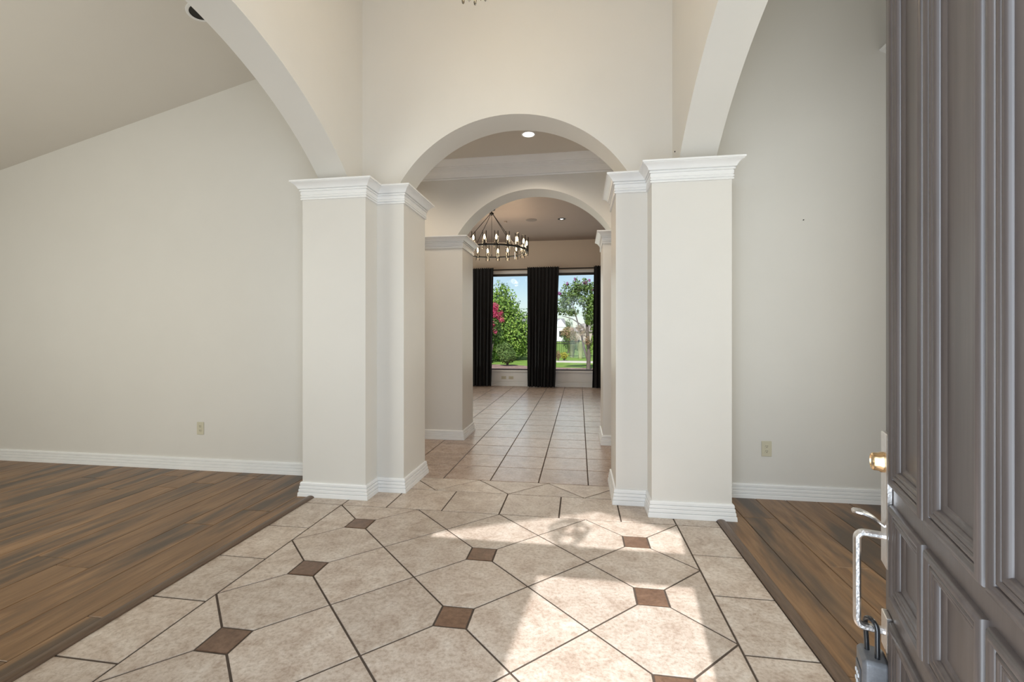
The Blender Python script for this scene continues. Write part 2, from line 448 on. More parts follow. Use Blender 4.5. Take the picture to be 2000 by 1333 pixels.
plank_floor('floor_right', 'brown streaked plank floor of the room right of the arch', eR, .95, 2.45, .36, 3.80, [(0, 1.85), (1, 3.37), (2, 1.2), (3, 2.6)], .004)
# rounded timber thresholds between tile and planks
for nm, xa, xb, lab in (('trim_1', -2.077, -2.022, 'rounded brown wooden threshold strip beside the left plank floor'),
                        ('trim_2', .916, .972, 'rounded brown wooden threshold strip beside the right plank floor')):
    bm = bmesh.new(); w = (xb-xa)/2
    prof = [(-w, .0)] + [(-w*math.cos(t), .004 + .012*math.sin(t)) for t in [PI*k/8 for k in range(9)]] + [(w, 0)]
    prism(bm, [(xa+w+p[0], p[1]) for p in prof], 'y', .36, 3.29)
    tag(finish(bm, nm, MOLD_WOOD, smooth=50), lab, 'threshold', kind='structure')

# ------------------------------------------------------------------ walls, arches, ceilings
def wall(name, lo, hi, m, label, parent=None):
    bm = bmesh.new(); box(bm, lo, hi)
    return tag(finish(bm, name, m), label, 'wall', kind='structure')

def arch_outline(a0, a1, zb, zt, c, cz, r, n=56):
    """Wall outline a0..a1 x zb..zt with a round-headed notch in its lower edge."""
    half = math.sqrt(max(r*r - (zb-cz)**2, 0)) if zb > cz else r
    t0 = math.atan2(zb-cz, half)
    arc = [(c + r*math.cos(t), cz + r*math.sin(t)) for t in [PI - t0 - (PI - 2*t0)*k/n for k in range(n+1)]]
    return [(a0, zb)] + arc + [(a1, zb), (a1, zt), (a0, zt)]

R1, AT = 1.095, 3.043
bm = bmesh.new(); prism(bm, arch_outline(-2.07, .956, CAP_Z1, 4.6, XC, AT - R1, R1), 'y', 3.667, 3.97)
tag(finish(bm, 'wall_back', PAINT, smooth=20), 'cream foyer end wall with the large round arch', 'wall', kind='structure')
bm = bmesh.new(); prism(bm, arch_outline(-5.1, 2.6, CAP_Z1, 3.7, XC, AT - .008 - R1, R1), 'y', 5.55, 5.88)
tag(finish(bm, 'wall_hall', PAINT, smooth=20), 'cream wall with the second round arch beyond the hall', 'wall', kind='structure')
R2, YC2, ZC2 = 2.4, 1.91, .648
def side_arch(x0, x1, name, label):
    ya, yb = .36, 3.667
    pts = [(ya, ZC2 + math.sqrt(R2*R2 - (ya-YC2)**2))]
    n = 60; ye = YC2 + math.sqrt(R2*R2 - (CAP_Z1-ZC2)**2)
    t0 = math.atan2(pts[0][1]-ZC2, ya-YC2); t1 = math.atan2(CAP_Z1-ZC2, ye-YC2)
    pts = [(YC2 + R2*math.cos(t0 + (t1-t0)*k/n), ZC2 + R2*math.sin(t0 + (t1-t0)*k/n)) for k in range(n+1)]
    pts += [(yb, CAP_Z1), (yb, 4.6), (ya, 4.6)]
    bm = bmesh.new(); prism(bm, pts, 'x', x0, x1)
    tag(finish(bm, name, PAINT, smooth=20), label, 'wall', kind='structure')
side_arch(-2.07, -1.82, 'wall_left_arch', 'cream wall with the wide arch opening to the left room')
side_arch(.706, .956, 'wall_right_arch', 'cream wall with the wide arch opening to the right room')

wall('wall_left_back', (-7.6, 3.79, 0), (-2.05, 3.97, 4.7), PAINT, 'greenish cream far wall of the left room')
wall('wall_left_side', (-7.7, .16, 0), (-7.5, 3.97, 4.7), PAINT, 'outer side wall of the left room')
wall('wall_right_back', (.94, 3.79, 0), (2.45, 3.97, 4.7), PAINT, 'warm grey far wall of the right room')
wall('wall_right', (2.35, .16, 0), (2.55, 3.97, 4.7), PAINT, 'side wall of the right room behind the door')
# front wall around the entrance
DO_L, DO_R = -1.25, .335
for nm, lo, hi in (('wall_front_left', (-7.7, .16, 0), (DO_L, .36, 4.7)), ('wall_front_right', (DO_R + .06, .16, 0), (2.55, .36, 4.7)),
                   ('wall_front_top', (DO_L, .16, 3.35), (DO_R + .06, .36, 4.7))):
    wall(nm, lo, hi, PAINT, {'wall_front_left': 'front wall left of the entrance door', 'wall_front_right': 'front wall right of the entrance door', 'wall_front_top': 'front wall over the entrance transom'}[nm])
bm = bmesh.new(); box(bm, (DO_L, .16, 2.23), (DO_R, .36, 2.395)); box(bm, (DO_R, .16, 0), (DO_R + .06, .345, 3.35)); box(bm, (DO_L - .01, .16, 0), (-1.198, .36, 3.35))
tag(finish(bm, 'trim_3', DOOR), 'dark stained entrance door frame with transom bar', 'door frame', kind='structure')
# foyer, side rooms, hall, great room ceilings
def slab(name, lo, hi, m, label):
    bm = bmesh.new(); box(bm, lo, hi); return tag(finish(bm, name, m), label, 'ceiling', kind='structure')
slab('ceiling', (-2.07, .16, 4.6), (.956, 3.97, 4.75), PAINT_CEIL, 'high cream ceiling over the entry')
bm = bmesh.new()
zc = lambda x: 3.586 + .2366*(x + 2.967)
prism(bm, [(-7.7, zc(-7.7)), (-2.02, zc(-2.02)), (-2.02, zc(-2.02) + .15), (-7.7, zc(-7.7) + .15)], 'y', .16, 3.80)
tag(finish(bm, 'ceiling_left', PAINT_CEIL), 'sloping cream ceiling of the left room', 'ceiling', kind='structure')
slab('ceiling_right', (.94, .16, 4.35), (2.55, 3.80, 4.5), PAINT_CEIL, 'flat ceiling of the right room')
slab('ceiling_hall', (-5.1, 3.95, 3.40), (2.6, 5.57, 3.5), PAINT_CEIL, 'hall ceiling between the two arches')
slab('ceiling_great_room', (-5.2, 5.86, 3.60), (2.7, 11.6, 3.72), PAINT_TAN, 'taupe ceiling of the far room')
wall('wall_hall_left', (-3.6, 3.95, 0), (-3.45, 5.57, 3.45), PAINT, 'end wall of the hall to the left')
wall('wall_hall_right', (2.3, 3.95, 0), (2.45, 5.57, 3.45), PAINT, 'end wall of the hall to the right')
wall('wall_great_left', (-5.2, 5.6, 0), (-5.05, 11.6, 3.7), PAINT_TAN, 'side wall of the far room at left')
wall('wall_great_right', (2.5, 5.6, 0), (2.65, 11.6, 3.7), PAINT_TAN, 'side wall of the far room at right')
# window wall with two openings
WY = 11.34
WIN = ((-2.80, -1.02), (-.78, 1.0)); WZ0, WZ1 = .40, 2.80
bm = bmesh.new()
box(bm, (-5.2, WY, 0), (2.65, WY + .16, WZ0 - .02)); box(bm, (-5.2, WY, WZ1), (2.65, WY + .16, 3.7))
for a, b in ((-5.2, WIN[0][0]), (WIN[0][1], WIN[1][0]), (WIN[1][1], 2.65)): box(bm, (a, WY, WZ0 - .02), (b, WY + .16, WZ1))
tag(finish(bm, 'wall_window', PAINT_TAN_WALL), 'tan far wall holding the tall garden windows', 'wall', kind='structure')
FRAME_DARK = simple('bronze_window_frame', (.035, .03, .028), .4, .3)
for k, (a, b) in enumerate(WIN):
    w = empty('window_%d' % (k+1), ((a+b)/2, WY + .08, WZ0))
    tag(w, ('tall garden window left of the middle black curtain', 'tall garden window right of the middle black curtain')[k], 'window', kind='structure')
    hw_, H = (b-a)/2, WZ1 - WZ0
    bm = bmesh.new()
    box(bm, (-hw_, -.03, H-.05), (hw_, .03, H)); box(bm, (-hw_, -.03, 0), (hw_, .03, .025))
    box(bm, (-hw_, -.03, .025), (-hw_+.04, .03, H-.05)); box(bm, (hw_-.04, -.03, .025), (hw_, .03, H-.05))
    finish(bm, 'window_frame', FRAME_DARK, w)
    bm = bmesh.new(); box(bm, (-hw_+.04, -.004, .025), (hw_-.04, .004, H-.05)); finish(bm, 'pane', GLASS, w)
    bm = bmesh.new(); box(bm, (-hw_-.03, -.125, -.045), (hw_+.03, -.02, -.002), .004); finish(bm, 'window_sill', TRIM, w)
    bm = bmesh.new(); box(bm, (-hw_-.02, -.10, H), (hw_+.02, -.075, H+.07), .004); finish(bm, 'head_casing', TRIM, w)
    bm = bmesh.new(); box(bm, (-hw_-.02, -.092, -.285), (hw_+.02, -.08, -.045), .002); finish(bm, 'lightened_wall_panel', TRIM, w)  # added white panel, the wall's bright exposure below the sill put into colour

# added unseen windows with closed blinds, backing for the fill lights
BLIND = simple('white_blind', (.8, .8, .78), .8)
def blind_window(name, loc, rz, w, h, label):
    e = empty(name, loc, rz); tag(e, label, 'window', kind='structure')
    bm = bmesh.new()
    for lo, hi in (((-w/2-.08, -.03, -.08), (w/2+.08, 0, 0)), ((-w/2-.08, -.03, h), (w/2+.08, 0, h+.08)), ((-w/2-.08, -.03, 0), (-w/2, 0, h)), ((w/2, -.03, 0), (w/2+.08, 0, h))): box(bm, lo, hi)
    finish(bm, 'window_frame', TRIM, e)
    bm = bmesh.new(); box(bm, (-w/2, -.012, 0), (w/2, -.004, h)); finish(bm, 'blind', BLIND, e)
blind_window('window_3', (-3.9, .365, .60), PI, 1.7, 1.9, 'added unseen blind covered window backing the fill light in the front wall of the left room')
blind_window('window_4', (-7.495, 2.0, .80), PI/2, 1.8, 1.9, 'added unseen blind covered window backing the fill light in the side wall of the left room')
blind_window('window_5', (2.345, 1.9, .60), -PI/2, 1.6, 2.5, 'added unseen blind covered window backing the right room fill light under the cornice')
blind_window('window_6', (-5.045, 8.6, .50), PI/2, 3.0, 2.2, 'added unseen blind covered window backing the fill light in the side wall of the far room')

# ------------------------------------------------------------------ mouldings and columns
BASE = [(0, .0), (.027, .0), (.028, .004), (.0265, .030), (.0245, .0335), (.0165, .0345), (.0165, .0375), (.0225, .0385), (.0215, .056), (.0195, .0595), (.0125, .0605),
        (.0125, .0635), (.0185, .0645), (.0175, .080), (.0155, .0835), (.0085, .0845), (.0085, .0875), (.0145, .0885), (.0135, .104), (.0105, .111), (.0, .113)]
CAP = [(0, 2.31), (.010, 2.311), (.012, 2.316), (.010, 2.3225), (.004, 2.3235), (.004, 2.327), (.010, 2.328), (.013, 2.334), (.011, 2.341), (.0065, 2.3425), (.0065, 2.346),
       (.0105, 2.348), (.0115, 2.370), (.008, 2.372), (.008, 2.3755), (.0175, 2.3765), (.0195, 2.382), (.0175, 2.3875), (.0125, 2.389), (.0125, 2.3925), (.024, 2.3935), (.027, 2.399),
       (.031, 2.407), (.039, 2.417), (.050, 2.4265), (.060, 2.432), (.0625, 2.4335), (.0625, 2.4365), (.0695, 2.4375), (.0705, 2.444), (.0695, 2.45)]
def column(path, label):
    body = path + []
    bm = bmesh.new(); prism(bm, body, 'z', 0, CAP_Z1 - .005)
    c = tag(finish(bm, 'column', PAINT), label, 'column', kind='structure')
    bm = bmesh.new(); sweep(bm, path, CAP, lid=True); finish(bm, 'capital', TRIM, c, smooth=25)
    bm = bmesh.new(); sweep(bm, path, BASE); finish(bm, 'baseboard', TRIM, c, smooth=12)
    return c
pl = [(-2.135, 3.80), (-2.135, 3.30), (-1.612, 3.30), (-1.612, 3.50), (-1.385, 3.50), (-1.385, 4.01), (-2.10, 4.01)]
column(pl, 'near stepped cream column at the left of the main arch')
column(mirror(pl), 'near stepped cream column at the right of the main arch')
pf = [(-1.93, 5.56), (-1.93, 5.37), (-1.385, 5.37), (-1.385, 5.92), (-1.93, 5.92), (-1.93, 5.87)]
column(pf, 'far square cream column left of the second arch')
column(mirror(pf), 'far square cream column right of the second arch')
def baseboard(name, path, label):
    bm = bmesh.new(); sweep(bm, path, BASE)
    tag(finish(bm, name, TRIM, smooth=12), label, 'baseboard', kind='structure')
baseboard('baseboard_left', [(-7.5, 3.79), (-2.12, 3.79)], 'white ridged baseboard along the left room wall')
baseboard('baseboard_right', [(1.0, 3.79), (2.35, 3.79)], 'white ridged baseboard along the right room wall')
baseboard('baseboard_window', [(-5.05, WY), (2.5, WY)], 'white baseboard below the garden windows')
baseboard('baseboard_hall_left', [(-3.45, 5.55), (-1.93, 5.55)], 'white baseboard of the hall wall, left of the far columns')
baseboard('baseboard_hall_right', [(.816, 5.55), (2.3, 5.55)], 'white baseboard of the hall wall, right of the far columns')
# crown moulding of the hall: stacked profile below the ceiling
CROWN = [(0, 3.195), (.012, 3.196), (.016, 3.206), (.012, 3.216), (.010, 3.218), (.016, 3.224), (.026, 3.238), (.044, 3.256), (.060, 3.264), (.066, 3.270), (.068, 3.278),
         (.072, 3.280), (.072, 3.318), (.080, 3.320), (.084, 3.328), (.080, 3.334), (.090, 3.342), (.104, 3.360), (.124, 3.376), (.142, 3.384), (.150, 3.390), (.152, 3.40), (0, 3.40)]
for nm, path, lab in (('trim_4', [(-3.45, 5.55), (2.3, 5.55)], 'stacked white crown moulding over the second arch'),
                      ('trim_5', [(2.3, 3.97), (-3.45, 3.97)], 'stacked white crown moulding on the hall side of the main arch wall')):
    bm = bmesh.new(); sweep(bm, path, CROWN); tag(finish(bm, nm, TRIM, smooth=25), lab, 'moulding', kind='structure')
# cornice high on the right room wall, just peeping past the door
CORN = [(0, 3.27), (.02, 3.275), (.03, 3.285), (.05, 3.30), (.06, 3.315), (.10, 3.345), (.14, 3.36), (.15, 3.375), (0, 3.375)]
bm = bmesh.new(); sweep(bm, [(2.35, 3.79), (2.35, 1.0)], CORN)
tag(finish(bm, 'trim_6', TRIM, smooth=25), 'small white cornice high on the right wall, beside the door top', 'cornice', kind='structure')

# ------------------------------------------------------------------ entrance doors
EX, EY = .6276, 1.0591; DANG = math.radians(19.245); DW, DT = .74, .045; DH = 2.22
def door_leaf(name, loc, rz, label, hardware, z0=.012):
    """Local x: from the free edge (0) to the hinge (DW); local -y ... face with mouldings at y=0 looking towards +y; z up."""
    e = empty(name, loc, rz); tag(e, label, 'door', kind='structure')
    cols = ((.058, .252), (.266, .470), (.484, .682))
    rows = ((.955, 2.10), (.731, .918), (.24, .688))
    rec = -.008                                # panels set back
    mw = .046
    holes = [(a+mw*.55, b-mw*.55, c+mw*.55, d-mw*.55) for a, b in cols for c, d in rows]
    xs = sorted({0, DW} | {v for h in holes for v in h[:2]}); zs = sorted({z0, DH} | {v for h in holes for v in h[2:]})
    bm = bmesh.new()
    # frame of stiles and rails: grid boxes wherever there is no panel
    for i in range(len(xs)-1):
        for j in range(len(zs)-1):
            xm, zm = (xs[i]+xs[i+1])/2, (zs[j]+zs[j+1])/2
            if any(h[0] < xm < h[1] and h[2] < zm < h[3] for h in holes): continue
            box(bm, (xs[i], -DT, zs[j]), (xs[i+1], 0, zs[j+1]))
    bmesh.ops.remove_doubles(bm, verts=bm.verts, dist=1e-5)
    kill = [f for f in bm.faces if sum(1 for g in bm.faces if g is not f and (g.calc_center_median()-f.calc_center_median()).length < 1e-5) > 0]
    bmesh.ops.delete(bm, geom=kill, context='FACES_ONLY')
    finish(bm, 'stile_frame', DOOR, e)
    prof = [(0, 0), (.0005, .005), (.003, .0085), (.007, .0102), (.011, .0098), (.0145, .0075), (.016, .0045), (.0165, .0025), (.0175, .0022), (.018, .0045), (.020, .0062), (.023, .0066), (.0255, .0055), (.0265, .003), (.0275, .0028), (.028, .0042), (.030, .0048), (.0325, .0038), (.0345, .0005), (.036, -.0008), (.0365, -.003), (.039, -.0035), (.042, -.0055), (.0455, rec), (.046, rec-.01)]
    for a, b in cols:
        for c, d in rows:
            bm = bmesh.new(); loops = []
            for o, p in prof:
                loops.append([bm.verts.new(q) for q in ((a+o, p, c+o), (b-o, p, c+o), (b-o, p, d-o), (a+o, p, d-o))])
            for u, v in zip(loops, loops[1:]):
                for k in range(4): bm.faces.new((u[k], u[(k+1) % 4], v[(k+1) % 4], v[k]))
            finish(bm, 'panel_moulding', DOOR, e, smooth=52)
            bm = bmesh.new(); m_ = mw - .004
            box(bm, (a+m_, -DT+.006, c+m_), (b-m_, rec, d-m_)); finish(bm, 'panel', DOOR, e)
    if hardware:
        bm = bmesh.new(); box(bm, (.008, 0, .787), (.054, .010, 1.055), .0015); plate = finish(bm, 'handle_plate', NICKEL, e)
        bm = bmesh.new(); lathe(bm, [(.0205, .0), (.0205, .005), (.018, .009), (.0175, .018), (.0155, .0205), (.013, .0205), (.012, .018), (0, .018)], (.031, .010, .995), 28, 'y')
        finish(bm, 'deadbolt', BRASS, plate, smooth=35)
        bm = bmesh.new(); box(bm, (.0295, .0265, .985), (.0325, .0290, 1.005)); finish(bm, 'keyway', SLOT, plate)
        # thumb latch: curved tongue
        bm = bmesh.new()
        path = [(.008, .866), (.016, .872), (.024, .879), (.034, .8855), (.046, .8895), (.058, .8905), (.062, .8885)]
        wd = [.007, .008, .011, .0135, .0145, .013, .008]
        up = [[bm.verts.new((.031 + s*w, y, z + .0025 - (.0015 if abs(s) == 1 else 0))) for s in (-1, -.5, 0, .5, 1)] for (y, z), w in zip(path, wd)]
        dn = [[bm.verts.new((.031 + s*w, y, z - .0025)) for s in (-1, -.5, 0, .5, 1)] for (y, z), w in zip(path, wd)]
        for r0, r1 in zip(up, up[1:]):
            for k in range(4): bm.faces.new((r0[k], r0[k+1], r1[k+1], r1[k]))
        for r0, r1 in zip(dn, dn[1:]):
            for k in range(4): bm.faces.new((r0[k], r1[k], r1[k+1], r0[k+1]))
        for k in range(len(path)-1):
            bm.faces.new((up[k][0], up[k+1][0], dn[k+1][0], dn[k][0])); bm.faces.new((up[k][4], dn[k][4], dn[k+1][4], up[k+1][4]))
        bm.faces.new(up[0] + dn[0][::-1]); bm.faces.new((up[-1] + dn[-1][::-1])[::-1])
        finish(bm, 'thumb_latch', NICKEL, e, smooth=45)
        # pull: squared bar with rounded corners
        bm = bmesh.new()
        yo, zt, zb, rr = .0535, .8465, .6545, .013
        pts = [(.031, .004, zt), (.031, yo - rr - .012, zt)]
        pts += [(.031, yo - rr + rr*math.sin(t), zt - rr + rr*math.cos(t)) for t in [PI/2*k/6 for k in range(7)]]
        pts += [(.031, yo, (zt+zb)/2)]
        pts += [(.031, yo - rr + rr*math.cos(t), zb + rr - rr*math.sin(t)) for t in [PI/2*k/6 for k in range(7)]]
        pts += [(.031, yo - rr - .012, zb), (.031, .004, zb)]
        rings = []; hw_, ht = .0085, .0062
        V = [Vector(p) for p in pts]
        for i, p in enumerate(V):
            t = (V[min(i+1, len(V)-1)] - V[max(i-1, 0)]).normalized(); u = Vector((1, 0, 0)); s = t.cross(u).normalized()
            sec = [(1, .45), (.55, 1), (-.55, 1), (-1, .45), (-1, -.45), (-.55, -1), (.55, -1), (1, -.45)]
            rings.append([bm.verts.new(p + u*(hw_*c0) + s*(ht*c1)) for c0, c1 in sec])
        for a, b in zip(rings, rings[1:]):
            for k in range(8): bm.faces.new((a[k], a[(k+1) % 8], b[(k+1) % 8], b[k]))
        bm.faces.new(rings[0]); bm.faces.new(rings[-1][::-1])
        finish(bm, 'pull_handle', NICKEL, e, smooth=35)
        bm = bmesh.new(); box(bm, (.010, 0, .620), (.052, .010, .690), .0015); finish(bm, 'lower_handle_plate', NICKEL, e)
    return e
# local +y must point to the door's outer face: rotate so that local x runs from free edge to hinge
rz = math.atan2(-math.cos(DANG), -math.sin(DANG))
FLIP_Y = True
door_leaf('door_1', (EX, EY, 0), rz, 'open dark brown panelled front door with nickel handle', True)
# lock box hanging from the pull
FLIP_Y = True
lk = empty('lock_box', (0, 0, 0)); lk.location = (EX, EY, 0); lk.rotation_euler = (0, 0, rz)
tag(lk, 'grey key lock box hanging from the door pull by a black shackle', 'lock box')
bm = bmesh.new(); zc0 = .6545
pts = [(.022, .030, .598)] + [(.031 - .013*math.cos(t), .030, zc0 + .004 + .013*math.sin(t)) for t in [PI*k/10 for k in range(11)]] + [(.044, .030, .598)]
pts = [(.031 + (p[0]-.031)*1.15, p[1] - (p[0]-.031)*.55, p[2]) for p in pts]
tube(bm, pts, .0046, 12); finish(bm, 'shackle', BLACK_GLOSS, lk, smooth=40)
bm = bmesh.new(); box(bm, (-.004, .004, .478), (.066, .050, .603), .007)
bmesh.ops.bevel(bm, geom=[e_ for e_ in bm.edges], offset=.002, segments=2, affect='EDGES', profile=.6)
finish(bm, 'lock_body', LOCK_GREY, lk, smooth=40)
bm = bmesh.new(); box(bm, (.010, .0495, .492), (.052, .0525, .575), .0012); finish(bm, 'lock_cover', simple('dark_lock_cover', (.05, .05, .052), .4), lk)
bm = bmesh.new()
for zz in (.505, .522, .539, .556):
    for xx in (.020, .031, .042): lathe(bm, [(.0042, .0525), (.0042, .0545), (0, .0548)], (xx, 0, zz), 10, 'y')
finish(bm, 'lock_button', simple('pale_key', (.5, .5, .5), .4), lk)

FLIP_Y = False
# ------------------------------------------------------------------ porch outside (shapes the sunlight)
bm = bmesh.new(); box(bm, (-4, -6, -.14), (4, .05, -.012))
tag(finish(bm, 'porch_floor', noisy('pale_concrete', (.46, .44, .41), (.54, .52, .49), 6, rough=.9)), 'pale concrete porch floor before the entrance', 'porch', kind='structure')
bm = bmesh.new(); box(bm, (-1.58, -1.25, -.012), (-.605, -1.0, 3.5)); box(bm, (-1.62, -1.29, 3.46), (-.605, -1.0, 3.55)); box(bm, (-1.62, -1.29, -.012), (-.605, -1.0, .2))  # added unseen blocker, cuts the left edge of the near sun patch
tag(finish(bm, 'sun_blocker_pillar', TRIM), 'added white pillar outside the entrance, blocking sun to shape the floor patch', 'pillar', kind='structure')
bm = bmesh.new(); rzk = 4.82
for s in (-1, 1):
    prism(bm, [(-.4, rzk), (-.4 + s*2.2, rzk - .52*2.2), (-.4 + s*2.2, rzk - .52*2.2 + .18), (-.4, rzk + .18)], 'y', -1.5, .15)
tag(finish(bm, 'porch_roof', TRIM), 'white gabled porch roof over the entrance', 'porch roof', kind='structure')
ln = empty('porch_lantern', (-.50, -1.0, 3.86)); tag(ln, 'black six sided lantern hanging under the porch roof', 'lantern')
bm = bmesh.new(); tube(bm, [(0, 0, .26), (0, 0, .94)], .008, 8); finish(bm, 'stem', BLACK_METAL, ln)
hexp = lambda r, z, a=0: [(r*math.cos(PI/3*k + a), r*math.sin(PI/3*k + a), z) for k in range(6)]
lo_, mid_, top_ = hexp(.085, -.02), hexp(.125, .16), hexp(.04, .255)
for k in range(6):
    bm = bmesh.new(); tube(bm, [lo_[k], mid_[k], top_[k]], .014, 6); finish(bm, 'post', BLACK_METAL, ln)
for nm_, ring_ in (('base_ring', lo_), ('middle_ring', mid_), ('top_ring', top_)):
    bm = bmesh.new(); tube(bm, ring_, .015, 6, closed=True); finish(bm, nm_, BLACK_METAL, ln)
# ------------------------------------------------------------------ small wall and ceiling fittings
def outlet(name, loc, rz, label, horizontal=False):
    e = empty(name, loc, rz); tag(e, label, 'outlet')
    w, h_ = (.072, .117) if not horizontal else (.117, .072)
    bm = bmesh.new(); box(bm, (-w/2, -.006, -h_/2), (w/2, 0, h_/2), .002); finish(bm, 'cover_plate', PLATE, e)
    for s in (-1, 1):
        cx, cz = (0, s*.0195) if not horizontal else (s*.0195, 0)
        bm = bmesh.new(); lathe(bm, [(.0165, -.006), (.0165, -.0085), (0, -.0085)], (cx, 0, cz), 20, 'y'); r = finish(bm, 'receptacle', PLATE, e)
        bm = bmesh.new()
        for dx in (-.0062, .0062): box(bm, (cx+dx-.0013, -.0092, cz-.001), (cx+dx+.0013, -.0084, cz+.0075))
        lathe(bm, [(.0028, -.0084), (.0028, -.0092), (0, -.0092)], (cx, 0, cz-.0075), 10, 'y'); finish(bm, 'slot', SLOT, r)
outlet('wall_outlet', (-3.486, 3.79, .389), 0, 'ivory electrical outlet on the left room wall')
outlet('wall_outlet', (1.422, 3.79, .384), 0, 'ivory electrical outlet on the right room wall')
outlet('wall_outlet', (-1.86, WY - .012, .208), 0, 'outlet under the garden window nearest the left curtain', True)
outlet('wall_outlet', (-1.675, WY - .012, .208), 0, 'outlet under the garden window nearer the middle curtain', True)

def can_light(name, loc, label, r, lit, normal=(0, 0, -1), power=0, dark=True):
    e = empty(name, loc); tag(e, label, 'ceiling light')
    e.rotation_euler = Vector((0, 0, -1)).rotation_difference(Vector(normal)).to_euler()
    bm = bmesh.new(); lathe(bm, [(r*1.28, 0), (r*1.27, -.005), (r*1.05, -.008), (r, -.006), (r, 0)], n=36); finish(bm, 'trim_ring', TRIM if not dark else SLOT, e, smooth=40)
    bm = bmesh.new(); lathe(bm, [(r, -.005), (r*.97, -.002), (r*.9, -.0005), (0, -.0005)], n=36)
    finish(bm, 'baffle', SLOT, e, smooth=40)
    if lit:
        bm = bmesh.new(); lathe(bm, [(r*lit, -.004), (r*lit*.6, -.006), (0, -.0065)], n=30); finish(bm, 'lamp', LED, e, smooth=60)
    if power:
        d = bpy.data.lights.new('recessed_glow', 'SPOT'); d.energy = power; d.color = (1, .86, .68); d.spot_size = math.radians(150); d.spot_blend = .6; d.shadow_soft_size = .06
        o = bpy.data.objects.new('recessed_glow', d); COL.objects.link(o); o.parent = e; o.location = (0, 0, -.03)
    return e
can_light('recessed_light', (-.532, 4.861, 3.40), 'lit recessed ceiling light in the hall behind the main arch', .062, 1.0, power=42, dark=False)
can_light('recessed_light', (-2.45, 4.861, 3.40), 'added recessed hall light, unseen behind the near left column, brightening the hall', .062, 1.0, power=46, dark=False)  # added out-of-sight lamp to brighten the hall ceiling and walls
can_light('recessed_light', (1.35, 4.861, 3.40), 'added recessed hall light, unseen behind the near right column, brightening the hall', .062, 1.0, power=46, dark=False)  # added twin of the lamp above, also out of sight
can_light('recessed_light', (-.344, 9.27, 3.60), 'lit recessed light with dark ring in the taupe ceiling', .062, .5, power=25)
nl = Vector((.2366, 0, -1)).normalized()
can_light('recessed_light', (-2.75, 2.99, zc(-2.75)), 'unlit recessed light on the sloping ceiling behind the left arch', .075, 0, normal=nl, dark=False)
bm = bmesh.new(); lathe(bm, [(.112, 0), (.111, -.005), (.100, -.008), (0, -.009)], n=40)
tag(finish(bm, 'ceiling_speaker', SPEAKER_GRILLE, None, (-.952, 9.26, 3.60), smooth=40), 'round flush speaker grille in the taupe ceiling', 'speaker')
bm = bmesh.new(); lathe(bm, [(.035, 0), (.034, -.02), (.02, -.028), (0, -.028)], n=24)
tag(finish(bm, 'smoke_detector', PAINT_TAN, None, (-1.49, 9.30, 3.60), smooth=40), 'small round detector on the taupe ceiling beside the speaker', 'detector')
bm = bmesh.new(); lathe(bm, [(.004, 0), (.004, -.006), (0, -.007)], (0, 0, 0), 8, 'y')
tag(finish(bm, 'wall_nail', BLACK_METAL, None, (1.683, 3.79, 2.131)), 'tiny nail in the right room wall', 'nail')
bm = bmesh.new(); lathe(bm, [(.005, 0), (.005, -.006), (0, -.007)], (0, 0, 0), 8, 'x')  # raised dot standing in for a hole in the arch wall
tag(finish(bm, 'wall_nail', BLACK_METAL, None, (.706, 3.56, 2.62)), 'tiny dark dot standing for a hole beside the right arch spring', 'nail')

